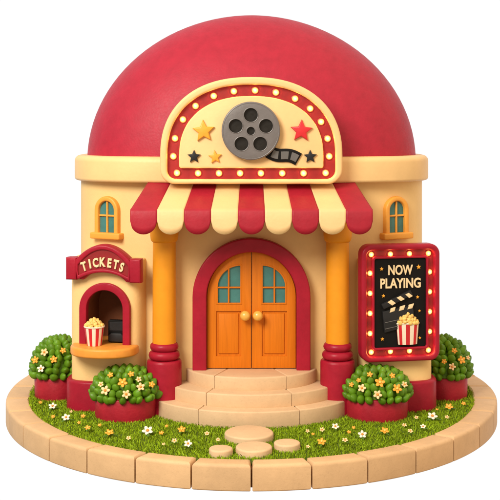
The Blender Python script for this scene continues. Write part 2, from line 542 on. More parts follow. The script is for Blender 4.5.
# grass: one mass of blades
def grass():
    rng = np.random.default_rng(3)
    N = 150000
    t = rng.random(N) * 2 * PI
    rr = np.sqrt(rng.random(N)) * 1.008
    x = RX_I * rr * np.sin(t)
    c = np.cos(t)
    y = -np.where(c > 0, RY_I, RX_I) * rr * c
    keep = ~((np.abs(x) < 1.5) & (y > -0.7) & (y < 1.2))
    keep &= ~(((x / 0.93) ** 2 + ((y + 0.77) / 0.72) ** 2 < 1) & (y < -0.7))
    for (sx_, sy_, sr_) in ((-0.02, -1.80, 0.195), (0.018, -2.215, 0.138), (0.287, -2.10, 0.10), (-0.245, -2.26, 0.088), (-1.13, -1.03, 0.27), (1.13, -1.03, 0.27)):
        keep &= ((x - sx_) ** 2 + (y - sy_) ** 2) > sr_ ** 2
    x, y = x[keep], y[keep]; n = len(x)
    h = rng.uniform(0.014, 0.031, n) * np.where(rng.random(n) < 0.08, 1.3, 1)
    w = rng.uniform(0.0026, 0.0052, n)
    az = rng.random(n) * 2 * PI
    ln = rng.uniform(0.0, 0.9, n) * h
    la = rng.random(n) * 2 * PI
    dx, dy = np.cos(az) * w, np.sin(az) * w
    lx, ly = np.cos(la) * ln, np.sin(la) * ln
    z0 = np.full(n, -0.018)
    V = np.zeros((n, 5, 3))
    V[:, 0] = np.stack([x - dx, y - dy, z0], 1)
    V[:, 1] = np.stack([x + dx, y + dy, z0], 1)
    V[:, 2] = np.stack([x + dx * .7 + lx * .35, y + dy * .7 + ly * .35, z0 + h * .6], 1)
    V[:, 3] = np.stack([x + lx, y + ly, z0 + h], 1)
    V[:, 4] = np.stack([x - dx * .7 + lx * .35, y - dy * .7 + ly * .35, z0 + h * .6], 1)
    me = bpy.data.meshes.new('grass')
    me.vertices.add(n * 5); me.vertices.foreach_set('co', V.reshape(-1))
    me.loops.add(n * 5); me.polygons.add(n)
    me.loops.foreach_set('vertex_index', np.arange(n * 5))
    me.polygons.foreach_set('loop_start', np.arange(n) * 5)
    me.materials.append(M['grass'])
    me.update(calc_edges=True); me.validate()
    o = bpy.data.objects.new('grass', me); COL.objects.link(o)
    tag(o, 'short bright green grass filling the round base', 'grass', kind='stuff')
grass()

# ------------------------------------------------------------------ the cinema building
B = empty('cinema_building')
tag(B, 'round toy cinema with red dome, striped awning and double doors', 'cinema')

WALL = dict(a=1.68, bf=0.85, bb=1.2, n=3.0)
main_wall = one(prism(plan(N=160, **WALL), -0.1, 2.16, 0.0), 'wall', M['cream'], B)
one(prism(plan(1.735, 1.0, 1.26, 3.0, N=160), 2.075, 2.315, 0.055, 6, b0=0.028), 'cornice', M['trim'], B)
# dome
def dome():
    loops = []
    zc, h, a = 2.255, 1.446, 1.625
    K = 26
    for j in range(K + 1):
        g = PI / 2 * j / K
        g0 = radians(1.5)
        g = g0 + (PI / 2 - 0.012 - g0) * j / K
        r = cos(g) ** 1.02
        nn = 2.6 - 0.55 * (j / K)
        loops.append([(x, y, zc + h * sin(g)) for x, y in plan(a * r, 0.94 * r, 1.18 * r, nn, 120)])
    return loft(loops)
one(dome(), 'dome', M['dome'], B, angle=80)

# ---- awning
def awning():
    mb = MB()
    N = 9; half_t, half_f = 0.925, 1.058
    yt, zt, yf, zf = -0.83, 2.115, -1.40, 1.856
    m = 14
    for s in range(N):
        rows = []
        us = [(s + i / m) / N * 2 - 1 for i in range(m + 1)]
        rows.append([(u * half_t, yt, zt) for u in us])
        for q in (0.25, 0.5, 0.75, 0.95):
            rows.append([(u * (half_t + (half_f - half_t) * q), yt + (yf - yt) * q, zt + (zf - zt) * q + 0.006 * sin(PI * (i / m)) * sin(PI * q)) for i, u in enumerate(us)])
        sw = 2 * half_f / N
        for dy, dz in ((0.010, 0.005), (0.002, -0.003), (-0.003, -0.014)):
            rows.append([(u * half_f, yf + dy * 1.0, zf + dz) for u in us])
        def zb(i):
            c = 2 * i / m - 1
            return zf - 0.086 - sw / 2 * sqrt(max(0, 1 - c * c))
        for q in (0.35, 0.7, 1.0):
            rows.append([(u * half_f * (1 - 0.0), yf - 0.004 - 0.006 * q - 0.006 * sin(PI * i / m), zf - 0.014 + (zb(i) - zf + 0.014) * q) for i, u in enumerate(us)])
        v, f = loft([[p for p in r] for r in rows], False, False, False)
        f = [tuple(reversed(q)) for q in f]
        mb.add((v, f), s % 2)
    o = mb.build('awning', [M['awnred'], M['awncream']], B, angle=60)
    so = o.modifiers.new('thickness', 'SOLIDIFY'); so.thickness = 0.022; so.offset = 0
    return o
awning()

# ---- columns
def column(x):
    loc = (x, -0.97, 0)
    c = one(lathe([(0.108, 0.55), (0.106, 1.2), (0.103, 1.86)], 40), 'column', M['amber'], B, loc=loc)
    one(lathe([(0.158, -0.02), (0.158, 0.445), (0.155, 0.460), (0.146, 0.470), (0.09, 0.473)], 44), 'base', M['red'], c)
    one(torus(0.100, 0.043, 0.512, sz=1.0), 'ring', M['red'], c)
    one(torus(0.091, 0.040, 0.588, sz=1.0), 'ring', M['red'], c)
    one(lathe([(0.10, 1.535), (0.116, 1.548), (0.124, 1.562), (0.129, 1.60), (0.131, 1.66), (0.131, 1.92)], 40), 'capital', M['amber'], c)
    return c
column(-0.795); column(0.785)

# ---- door frame and doors
ZD = 0.363
FR = 0.412
zs = 1.03
one(band(arch(0.540, ZD - 0.002, zs, 36), arch(FR, ZD - 0.002, zs, 36), 0.80, 0.950, 0.013, 4, closed=False), 'door_frame', M['red'], B)

def door(s):
    """s=-1 the left leaf, +1 the right"""
    g = 0.0035
    p = [(g, ZD + 0.006), (FR - 0.004, ZD + 0.006), (FR - 0.004, zs)]
    for i in range(1, 25):
        a = PI / 2 * i / 24
        x = (FR - 0.004) * cos(a)
        if x > g: p.append((x, zs + (FR - 0.004) * sin(a)))
    p.append((g, zs + FR - 0.004))
    def mir(q): return [(s * x, z) for x, z in q]
    d = one(prism(mir(p), 0.80, 0.885, 0.007, 2, front=True), 'door', M['door'], B)
    win = [(0.095, 0.962), (0.318, 0.962), (0.318, 1.116)]
    for i in range(1, 13):
        a = PI / 2 * i / 12
        win.append((0.095 + 0.223 * cos(a), 1.116 + 0.205 * sin(a)))
    winp = mir(win)
    cut(d, prism(winp, 0.862, 0.95, 0, 1, front=True))
    pan = [(0.095, 0.480), (0.325, 0.480), (0.325, 0.895), (0.095, 0.895)]
    cut(d, prism(mir(pan), 0.868, 0.95, 0, 1, front=True))
    one(prism(inset(ccw(mir(pan)), 0.022), 0.86, 0.883, 0.012, 2, b0=0, front=True), 'panel', M['door'], d)
    one(prism(inset(ccw(winp), -0.004), 0.85, 0.865, 0, 1, front=True), 'window_pane', M['glass'], d)
    mb = MB()
    mb.add(band(ccw(inset(ccw(winp), -0.006)), ccw(inset(ccw(winp), 0.008)), 0.86, 0.890, 0.003, 2))
    mb.add(prism(mir([(0.203, 0.962), (0.217, 0.962), (0.217, 1.295), (0.203, 1.308)]), 0.862, 0.886, 0.003, 1, b0=0, front=True))
    mb.add(prism(mir([(0.095, 1.104), (0.318, 1.104), (0.318, 1.118), (0.095, 1.118)]), 0.862, 0.8845, 0.003, 1, b0=0, front=True))
    mb.build('glazing_bar', M['door'], d)
    k = MB()
    k.add(stand(lathe([(0.030, 0.882), (0.030, 0.890), (0.016, 0.895), (0.015, 0.915), (0.030, 0.921), (0.042, 0.935), (0.047, 0.953), (0.043, 0.972), (0.030, 0.987), (0.014, 0.994), (0.002, 0.996)], 26)), 0, Matrix.Translation((s * 0.058, 0, 0.862)))
    k.build('knob', M['gold'], d)
    mh = MB()
    for z in (0.50, 0.98):
        mh.add(stand(lathe([(0.008, 0), (0.008, 0.05)], 10)), 0, Matrix.Translation((s * (FR - 0.008), -0.885, z)) @ Matrix.Rotation(PI / 2, 4, 'X'))
    return d
door(-1); door(1)

# ---- small arched windows on the rounded corners
def window(x):
    b = 0.85; a = 1.68
    q = abs(x) / a
    y = -b * (1 - q ** 3) ** (1 / 3)
    dydx = b / a * q ** 2 * (1 - q ** 3) ** (-2 / 3)
    yaw = math.atan(dydx) * (-1 if x < 0 else 1)
    w = one(band(arch(0.132, 1.585, 1.806, 20), arch(0.087, 1.585, 1.806, 20), -0.05, 0.045, 0.014, 3, closed=False), 'window', M['sill'], B, loc=(x, y, 0), rz=yaw)
    one(prism(rrect(0.335, 0.060, 0.014, 3, 0, 1.568), -0.05, 0.068, 0.012, 3, b0=0, front=True), 'sill', M['sill'], w)
    one(prism(arch(0.089, 1.59, 1.806, 20), -0.05, 0.008, 0, 1, front=True), 'window_pane', M['glass'], w)
    mb = MB()
    mb.add(prism([(-0.0085, 1.59), (0.0085, 1.59), (0.0085, 1.893), (-0.0085, 1.893)], 0, 0.026, 0.004, 1, b0=0, front=True))
    mb.add(prism([(-0.089, 1.748), (0.089, 1.748), (0.089, 1.765), (-0.089, 1.765)], 0, 0.0245, 0.004, 1, b0=0, front=True))
    mb.build('glazing_bar', M['sill'], w)
window(-1.345); window(1.350)

# ---- side bays: ticket booth on one side, poster bay on the other
YAW = radians(10)
def bay_plan(h=0.35, bf=0.40, back=0.42, n=5.0, grow=0.0):
    p = []
    for i in range(41):
        t = PI + PI * i / 40
        c, s = cos(t), sin(t)
        p.append(((h + grow) * math.copysign(abs(c) ** (2 / n), c), (bf + grow) * math.copysign(abs(s) ** (2 / n), s)))
    return p + [(h + grow, back), (-h - grow, back)]
BAYX, BAYY = 1.29, -0.55
def bay(side, name):
    loc = (side * BAYX, BAYY, 0)
    w = one(prism(bay_plan(), -0.1, 1.375, 0.02, 3, b0=0), name, M['cream'], B, loc=loc, rz=side * YAW)
    one(prism(bay_plan(n=4.0, grow=0.052), -0.1, 0.262, 0.026, 4, b0=0), 'plinth', M['red'], w)
    return w
booth = bay(-1, 'ticket_booth')
pbay = bay(1, 'poster_bay')
NU = 0.022      # the niche sits a little off the bay's middle
niche_hole = prism(arch(0.186, 0.580, 0.926, 28, NU), 0.0, 0.6, 0, 1, front=True)
cut(booth, niche_hole)
cut(main_wall, prism(arch(0.192, 0.575, 0.926, 28, NU), -0.01, 0.6, 0, 1, front=True), booth.matrix_basis)
one(band(arch(0.240, 0.600, 0.926, 28, NU), arch(0.172, 0.600, 0.926, 28, NU), 0.36, 0.430, 0.009, 3, closed=False), 'arch_frame', M['red'], booth)
def niche():
    ar = arch(0.183, 0.602, 0.926, 28, NU)
    l0 = [(p[0], -0.375, p[1]) for p in ar]; l1 = [(p[0], -0.015, p[1]) for p in ar]
    return loft([l0, l1], False, True)
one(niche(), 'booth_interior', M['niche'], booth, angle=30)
cp = [(NU - 0.31, -0.37)] + [(NU - 0.31 * cos(PI * i / 32), -0.40 - 0.27 * sin(PI * i / 32) ** 0.8) for i in range(33)] + [(NU + 0.31, -0.37)]
one(prism(cp, 0.520, 0.606, 0.022, 4), 'counter', M['counter'], booth)
mbf = MB().add(prism([(NU - 0.178, -0.385), (NU + 0.178, -0.385), (NU + 0.178, -0.018), (NU - 0.178, -0.018)], 0.59, 0.6045, 0, 1))
mbf.build('inner_shelf', M['counter'], booth)

def bay_world(side, u, v, z):
    c, s = cos(side * YAW), sin(side * YAW)
    return (side * BAYX + u * c - v * s, BAYY + u * s + v * c, z)

# ---- stairs: three rounded steps of three stones each
def stairs():
    st = None
    spec = ((0.95, 0.745, -0.02, 0.130, -0.465, 0.420), (0.81, 0.610, 0.126, 0.246, -0.40, 0.355), (0.61, 0.462, 0.242, ZD, -0.334, 0.316))
    cy = -0.77
    for k, (rx, ry, z0, z1, xl, xr) in enumerate(spec):
        al = math.acos(max(-1, min(1, xl / rx))); ar = math.acos(xr / rx)
        mb = MB()
        g = 0.0025
        for (a0, a1, left, right) in ((0, ar, None, xr), (ar, al, xr, xl), (al, PI, xl, None)):
            pts = []
            n = 20
            for i in range(n + 1):
                a = a0 + (a1 - a0) * i / n
                pts.append((rx * cos(a), cy - ry * sin(a)))
            # close at the back along the joints
            if left is None and right is not None:
                poly = pts + [(xr * 0.55, cy)]
            elif left is not None and right is not None:
                poly = [(xr * 0.55, cy)] + pts + [(xl * 0.55, cy)]
            else:
                poly = [(xl * 0.55, cy)] + pts
            poly = inset(ccw(poly), g)
            mb.add(prism(poly, z0, z1, 0.013, 3, b0=0.006))
        if st is None:
            st = mb.build('stairs', M['step'], B)
        else:
            mb.build('step', M['step'], st)
stairs()

# ------------------------------------------------------------------ bulbs
bulb_me = one(stand(lathe([(0.026, 0.0), (0.0290, 0.006), (0.030, 0.012), (0.028, 0.019), (0.022, 0.025), (0.012, 0.029), (0.002, 0.030)], 18)), 'bulb', M['bulb'])
BULB = bulb_me.data
M['halo_red'] = paint('bulb_halo_red', (0.34, 0.02, 0.012), rough=0.35, var=0.05, scale=30, bump=0, spec=0.5)  # added ring round each bulb, tinted to stand in for its halo
halo_tmp = one(stand(lathe([(0.036, 0.0), (0.0365, 0.003), (0.035, 0.005), (0.031, 0.006), (0.020, 0.005)], 24)), 'halo_ring', M['halo_red'])
HALO_RING = halo_tmp.data
GLOW = bpy.data.lights.new('bulb_light', 'POINT')          # the lit bulb's own warm light
GLOW.energy = 0.19; GLOW.color = (1.0, 0.56, 0.14); GLOW.shadow_soft_size = 0.008
bpy.data.objects.remove(halo_tmp)
bpy.data.objects.remove(bulb_me)
def bulb(parent, x, w, z, s=1.0):
    o = bpy.data.objects.new('bulb', BULB); COL.objects.link(o)
    o.parent = parent; o.location = (x, -w, z); s *= 0.98
    o.scale = (s, s, s)
    k = bpy.data.objects.new('halo_ring', HALO_RING); COL.objects.link(k)
    g = bpy.data.objects.new('bulb_light', GLOW); COL.objects.link(g)
    g.parent = o; g.location = (0, -0.042, 0)
    k.parent = o; k.location = (0, -0.0095 / s, 0)
    return o

# ------------------------------------------------------------------ marquee sign over the awning
MZ = 2.075           # its foot
S = 0.00895          # metres to a photograph pixel on its face
MQ = empty('marquee_sign', (-0.002, -0.95, MZ))
tag(MQ, 'arched cream and red marquee sign with lit bulbs, film reel and stars', 'sign')
def mq_outline(d_side, d_bot, d_top, rc, n=2.3):
    """outline inset from the outer edge; x from the middle, z from the foot (all in photo pixels)"""
    a = 91.5 - d_side; zb = d_bot; zc = 28.0; b = 79.5 - d_top
    p = []
    N = 44
    for i in range(N + 1):
        t = PI * i / N
        c, s = cos(t), sin(t)
        p.append((a * math.copysign(abs(c) ** (2 / n), c), zc + b * abs(s) ** (2 / n)))
    for i in range(9):
        g = PI + PI / 2 * i / 8
        p.append((-a + rc + rc * cos(g), zb + rc + rc * sin(g)))
    for i in range(9):
        g = -PI / 2 + PI / 2 * i / 8
        p.append((a - rc + rc * cos(g), zb + rc + rc * sin(g)))
    return [(x * S, z * S) for x, z in p]
out = mq_outline(0, 0, 0, 15); mid = mq_outline(7, 5, 7.5, 9); mid2 = mq_outline(5, 3.5, 5.5, 9)
one(prism(inset(ccw(mq_outline(2, 2, 2, 13)), 0), -0.02, 0.13, 0.0, 1, front=True), 'channel', M['darkred'], MQ)
one(band(out, mid, -0.03, 0.188, 0.022, 5), 'frame', M['trim'], MQ)
panel_o = mq_outline(19, 16, 19, 2.5)
one(prism(panel_o, 0.10, 0.168, 0.010, 3, b0=0, front=True), 'face_panel', M['trim'], MQ)
cx0, cz0 = 251.0, 184.0
def dense(p):
    q = []
    for a, b in zip(p, p[1:] + p[:1]):
        m = max(1, int(sqrt((a[0] - b[0]) ** 2 + (a[1] - b[1]) ** 2) / 0.002))
        q += [(a[0] + (b[0] - a[0]) * i / m, a[1] + (b[1] - a[1]) * i / m) for i in range(m)]
    return q
lane = dense(mq_outline(13.0, 10.7, 13.3, 5.5))
bulbs_px = [(54, 265), (109, 265), (163, 265), (217, 265), (271, 265), (326, 265), (381, 265), (438, 265), (40, 221), (42, 173), (64, 122), (99, 87), (148, 62), (201, 50), (256, 48), (310, 54), (361, 68), (404, 91), (437, 126), (455, 172), (456, 221)]
for bx, bz in bulbs_px:
    px = 155 + bx / 2.564; py = 70 + bz / 2.564
    x, z = (px - cx0) * S, (cz0 - py) * S
    x, z = min(lane, key=lambda p: (p[0] - x) ** 2 + (p[1] - z) ** 2)      # along the middle of the channel
    bulb(MQ, x, 0.121, z, 1.0)
# film reel
def reel():
    cx, cz = (250.6 - cx0) * S, (cz0 - 130.6) * S
    R = 29.3 * S
    mb = MB().add(prism([(R * cos(2 * PI * i / 56), R * sin(2 * PI * i / 56)) for i in range(56)], 0.205, 0.240, 0.010, 3, front=True))
    o = mb.build('film_reel', M['grey'], MQ, loc=(cx, 0, cz))
    for k in range(5):
        a = PI / 2 + 2 * PI * k / 5
        hx, hz = 15.9 * S * cos(a), 15.9 * S * sin(a)
        r = 7.1 * S
        cut(o, prism([(hx + r * cos(2 * PI * i / 28), hz + r * sin(2 * PI * i / 28)) for i in range(28)], 0.19, 0.30, 0, 1, front=True))
    r = 4.2 * S
    cut(o, prism([(r * cos(2 * PI * i / 20), r * sin(2 * PI * i / 20)) for i in range(20)], 0.19, 0.30, 0, 1, front=True))
    rim = MB()
    for k in range(5):
        a = PI / 2 + 2 * PI * k / 5
        hx, hz = 15.9 * S * cos(a), 15.9 * S * sin(a)
        rim.add(stand(torus(7.3 * S, 0.0045, 0.2395, 28, 8)), 0, Matrix.Translation((hx, 0, hz)))
    rim.add(stand(torus(4.4 * S, 0.004, 0.2395, 24, 8)))
    rim.add(stand(torus(R - 0.012, 0.004, 0.239, 56, 8)))
    rim.build('hole_rim', M['grey'], o)
    one(prism([(R * 0.96 * cos(2 * PI * i / 48), R * 0.96 * sin(2 * PI * i / 48)) for i in range(48)], 0.16, 0.187, 0.004, 1, front=True), 'back_flange', M['grey'], o)
    one(prism([(R * 0.86 * cos(2 * PI * i / 48), R * 0.86 * sin(2 * PI * i / 48)) for i in range(48)], 0.185, 0.206, 0.0, 1, front=True), 'film_roll', M['filmroll'], o)
    return o
reel()
# loose end of film: a wavy strip with three frames
def film_strip():
    pts = []
    for i in range(25):
        q = i / 24
        px = 268 + 30.5 * q; py = 151.0 + 8.2 * q + 1.5 * sin(q * 2 * PI)
        pts.append(((px - cx0) * S, (cz0 - py) * S))
    half = 6.7 * S
    def off(k, d):
        a = Vector(pts[max(0, k - 1)]); b = Vector(pts[min(24, k + 1)])
        t = (b - a).normalized(); n = Vector((-t.y, t.x))
        p = Vector(pts[k]) + n * d
        return (p.x, p.y)
    poly = [off(k, -half) for k in range(25)] + [off(k, half) for k in range(24, -1, -1)]
    o = one(prism(poly, 0.160, 0.186, 0.004, 2, front=True), 'film_strip', M['black'], MQ)
    fr = MB()
    for (i0, i1) in ((3, 8), (10, 16), (18, 23)):
        q = [off(k, -half * 0.58) for k in range(i0, i1 + 1)] + [off(k, half * 0.58) for k in range(i1, i0 - 1, -1)]
        fr.add(prism(q, 0.18, 0.1885, 0.002, 1, b0=0, front=True))
    fr.build('film_picture', M['filmgrey'], o)
film_strip()
for (px, py, R, m, rot) in ((203.2, 130.8, 11.6, 'stargold', 0.06), (301.2, 130.6, 11.6, 'starred', -0.04), (193.6, 156.4, 6.9, 'charcoal', 0.0), (214.7, 156.8, 6.9, 'stargold', 0.08), (310.2, 156.4, 6.9, 'charcoal', 0.02)):
    one(star_mesh(R * S, 0.160, 0.200 if R > 8 else 0.192, rot), 'star', M[m], MQ, loc=((px - cx0) * S, 0, (cz0 - py) * S))

# ------------------------------------------------------------------ TICKETS sign above the booth
TS = empty('ticket_sign', bay_world(-1, 0.032, -0.385, 0), -YAW)
tag(TS, 'dark red arched sign reading TICKETS above the booth niche', 'sign')
U = 0.0091
def T(q):   # zoomed photo pixels -> local
    return [((60 + x / 5.556 - 105.2) * U * 1.012, EYE - (240 + y / 5.556 - 125) * U) for x, y in q]
def arcz(xa, ya, xb, yb, ym, n):
    """arc through two ends and a crest"""
    return [(xa + (xb - xa) * i / n, ya + (yb - ya) * i / n + (ym - (ya + yb) / 2) * (1 - (2 * i / n - 1) ** 2)) for i in range(n + 1)]
top = arcz(92, 104, 404, 108, 24, 24)
bot = arcz(372, 226, 130, 222, 168, 20)
outl = [(40, 98), (84, 97)] + top + [(414, 100), (458, 101), (460, 230), (380, 231)] + bot + [(122, 221), (40, 220)]
ol = ccw(T(outl))
one(prism(ol, 0.0, 0.085, 0.018, 3, b0=0, front=True), 'sign_plate', M['red'], TS)
# raised border strips leave the lettered field sunk
rim = MB()
field_top = arcz(106, 138, 392, 142, 52, 24)
field_bot = arcz(390, 200, 108, 196, 160, 20)
outer_b = arcz(92, 108, 404, 112, 27, 24) + [(404, 160)] + arcz(400, 224, 104, 220, 178, 20) + [(92, 160)]
inner_b = field_top + [(392, 170)] + arcz(390, 200, 108, 194, 158, 20) + [(106, 168)]
oo, ii = T(outer_b), T(inner_b)
rim.add(band(oo[::-1], ii[::-1], 0.07, 0.106, 0.012, 3))
for (x0, x1, y0, y1) in ((36, 98, 98, 222), (398, 462, 100, 232)):
    rim.add(prism(T([(x0, y0), (x1, y0), (x1, y1), (x0, y1)]), 0.03, 0.109, 0.020, 4, b0=0, front=True))
rim.build('border', M['red'], TS)
one(prism(T(inner_b), 0.07, 0.089, 0.0, 1, b0=0, front=True), 'field', M['darkred'], TS)
def arched_text():
    mb = MB()
    word = 'TICKETS'
    xs = [147, 179, 210, 247, 284, 318, 349]       # letter middles in the zoomed photo
    ys = [164, 150, 143, 139, 143, 150, 164]       # letter bottoms
    tilt = [17, 11, 7, 0, -6, -11, -17]
    for ch, x, y, a in zip(word, xs, ys, tilt):
        v, f, w = glyphs(ch, 0.110, 0.02, 0.0022)
        (px, pz), = T([(x, y)])
        mb.add((v, f), 0, Matrix.Translation((px, -0.093, pz - 0.006)) @ Matrix.Rotation(-radians(a), 4, 'Y') @ Matrix.Diagonal((0.80 if ch == 'I' else 0.70, 1, 1.0, 1)))
    return mb.build('lettering', M['letter'], TS, angle=30)
arched_text()

# ------------------------------------------------------------------ popcorn tub builder
def popcorn_parts(parent, rt=0.089, rb=0.066, h=0.170, flat=1.0, seed=1, heap=1.0):
    n = 48
    rnd = random.Random(seed)
    prof = [(rb, 0.0), (rb * 1.02, 0.004), (rt * 0.985, h * 0.93), (rt * 0.985, h)]
    loops = [[(r * cos(2 * PI * i / n), flat * r * sin(2 * PI * i / n), z) for i in range(n)] for r, z in prof]
    v, f = loft(loops)
    mi = []
    for q in range(len(prof) - 1):
        for i in range(n):
            mi.append(0 if ((i + 2) // 3) % 2 == 0 else 1)
    mi += [1, 1]
    MB().add((v, f), mi).build('striped_tub', [M['boxred'], M['boxwhite']], parent)
    rim = [(x, y * flat, z) for x, y, z in torus(rt, 0.007, h, 40, 8)[0]]
    one((rim, torus(rt, 0.007, h, 40, 8)[1]), 'rim', M['boxwhite'], parent)
    mb = MB()
    pts = [(0, 0, h + 0.062 * heap)]
    for ring, (rr, zz, k) in enumerate(((0.82, 0.006, 13), (0.62, 0.026, 10), (0.36, 0.046, 6), (0.4, 0.02, 6))):
        for i in range(k):
            a = 2 * PI * (i + 0.5 * (ring % 2)) / k + rnd.uniform(-.12, .12)
            pts.append((rt * rr * cos(a), flat * rt * rr * sin(a), h + zz * heap + rnd.uniform(-.006, .008)))
    for p in pts:
        r = rnd.uniform(0.018, 0.0225)
        mb.add(ball(r, p, 10, 7))
        for _ in range(2):
            a, b = rnd.random() * 6.28, rnd.uniform(-.2, 1.2)
            mb.add(ball(r * 0.62, (p[0] + r * .62 * cos(a) * cos(b), p[1] + r * .62 * sin(a) * cos(b), p[2] + r * .62 * sin(b)), 8, 5))
    mb.build('popcorn', M['corn'], parent, angle=80)

PC = empty('popcorn_tub', bay_world(-1, NU - 0.078, -0.475, 0.607), radians(-14))
tag(PC, 'red and white striped tub of popcorn on the ticket counter', 'popcorn')
popcorn_parts(PC)

# ticket machine inside the booth
TM = empty('ticket_machine', bay_world(-1, NU + 0.088, -0.30, 0.607), -YAW)
tag(TM, 'small black ticket machine in the booth beside the popcorn', 'ticket machine')
one(prism(rrect(0.165, 0.200, 0.010, 3, 0, 0.103), -0.03, 0.03, 0.006, 2, front=True), 'body', M['black'], TM)
one(prism(rrect(0.135, 0.080, 0.006, 3, 0, 0.148), 0.02, 0.034, 0.003, 1, b0=0, front=True), 'screen', M['charcoal'], TM)
one(prism([(-0.07, 0.012), (0.07, 0.012), (0.07, 0.07), (0.045, 0.09), (-0.045, 0.09), (-0.07, 0.07)], 0.02, 0.060, 0.008, 2, b0=0, front=True), 'ticket_tray', M['charcoal'], TM)

# ------------------------------------------------------------------ NOW PLAYING board
NP = empty('now_playing_board', bay_world(1, -0.025, -0.385, 0), YAW)
tag(NP, 'red bulb-framed poster board reading NOW PLAYING with clapperboard and popcorn', 'sign')
BW, BH, BZ = 0.738, 1.062, 0.995
one(prism(rrect(BW - 0.02, BH - 0.02, 0.08, 6, 0, BZ), 0.0, 0.080, 0.0, 1, front=True), 'channel', M['darkred'], NP)
one(band(rrect(BW, BH, 0.09, 6, 0, BZ), rrect(BW - 0.105, BH - 0.105, 0.05, 6, 0, BZ), 0.0, 0.125, 0.024, 4), 'frame', M['red'], NP)
PW, PH = 0.487, 0.805
one(band(rrect(PW + 0.045, PH + 0.045, 0.03, 4, 0, BZ), rrect(PW, PH, 0.018, 4, 0, BZ), 0.05, 0.112, 0.010, 3), 'inner_border', M['red'], NP)
one(prism(rrect(PW + 0.01, PH + 0.01, 0.018, 4, 0, BZ), 0.05, 0.090, 0.0, 1, front=True), 'poster', M['black'], NP)
def Q(x, y):    # zoomed photo pixels (crop 365..430 x 255..350, scale 5.263) -> board
    px, py = 365 + x / 5.263, 255 + y / 5.263
    return ((px - 397.4) * 0.00915, BZ + (303.8 - py) * 0.00905)
for i, bx in enumerate((-0.270, -0.090, 0.090, 0.270)):
    bulb(NP, bx, 0.071, BZ + 0.441, 0.86); bulb(NP, bx, 0.071, BZ - 0.441, 0.86)
for bz in (0.272, 0.0905, -0.0905, -0.272):
    bulb(NP, -0.281, 0.071, BZ + bz, 0.86); bulb(NP, 0.281, 0.071, BZ + bz, 0.86)
lt = MB()
for txt, (x, y), width, hgt in (('NOW', (172, 108), 0.232, 0.0875), ('PLAYING', (172, 178), 0.380, 0.0875)):
    v, f, w = glyphs(txt, 0.12, 0.016, 0.0010)
    zmx = max(p[2] for p in v)
    px, pz = Q(x, y)
    lt.add((v, f), 0, Matrix.Translation((px, -0.092, pz)) @ Matrix.Diagonal((width / w, 1, hgt / zmx, 1)))
lt.build('lettering', M['letter'], NP, angle=30)
for x, y, r in ((70, 77, 0.0185), (271, 71, 0.0225), (80, 219, 0.0175), (265, 230, 0.0165), (275, 303, 0.0135), (74, 446, 0.0175), (277, 446, 0.0145)):
    px, pz = Q(x, y)
    one(star_mesh(r, 0.088, 0.098, 0.1), 'star', M['stargold'], NP, loc=(px, 0, pz))
# clapperboard
def quad(q, a, b, bev=0.003):
    return prism([Q(*p) for p in q], a, b, bev, 2, b0=0, front=True)
cl = one(quad([(72, 300), (236, 270), (250, 372), (84, 412)], 0.088, 0.112, 0.006), 'clapperboard', M['charcoal'], NP)
arm = one(quad([(66, 262), (222, 190), (236, 214), (78, 288)], 0.088, 0.120, 0.006), 'clapper_arm', M['charcoal'], cl)
wp = MB()
for q in ([(97, 250), (118, 238), (142, 256), (122, 268)], [(146, 228), (167, 219), (190, 236), (169, 246)], [(193, 212), (212, 204), (234, 221), (214, 231)]):
    wp.add(quad(q, 0.11, 0.124, 0.002))
wp.build('white_bar', M['letter'], arm)
wp = MB()
for q in ([(118, 284), (142, 277), (136, 298), (110, 306)], [(168, 276), (194, 269), (186, 292), (159, 299)], [(216, 268), (242, 262), (232, 286), (206, 291)]):
    wp.add(quad(q, 0.10, 0.1165, 0.002))
wp.build('white_bar', M['letter'], cl)
lines = MB()
for yy in (335, 368):
    lines.add(quad([(84, yy + 22), (240, yy - 8), (241, yy - 5), (85, yy + 25)], 0.10, 0.1155, 0.001))
lines.build('ruled_line', M['filmgrey'], cl)
px, pz = Q(209, 476)
pk = one(prism([Q(166, 474), Q(252, 474), Q(258, 368), Q(160, 368)], 0.086, 0.094, 0, 1, front=True), 'popcorn_relief', M['boxwhite'], NP)
sub = empty('tub', (px, -0.100, pz)); sub.parent = NP
n_before = set(bpy.data.objects.keys())
popcorn_parts(sub, rt=0.107, rb=0.089, h=0.190, flat=0.35, seed=5, heap=1.35)
for ch in list(sub.children):           # the relief's pieces hang on the relief itself
    ch.parent = pk; ch.location = (px, -0.100, pz)
bpy.data.objects.remove(sub)

# ------------------------------------------------------------------ flowers
def flower_head(R, petal, eye, n=5, tilt=0.0):
    """open bloom facing +Z at the origin: returns two meshes (petals, eye)"""
    p = MB()
    for k in range(n):
        a = 2 * PI * k / n
        m = Matrix.Rotation(a, 4, 'Z') @ Matrix.Translation((R * 0.56, 0, 0.006)) @ Matrix.Rotation(-0.22, 4, 'Y')
        p.add(ball(1.0, (0, 0, 0), 10, 6, (R * 0.46, R * 0.33, R * 0.13)), 0, m)
    return p, ball(R * 0.27, (0, 0, R * 0.12), 12, 7, (1, 1, 0.7))

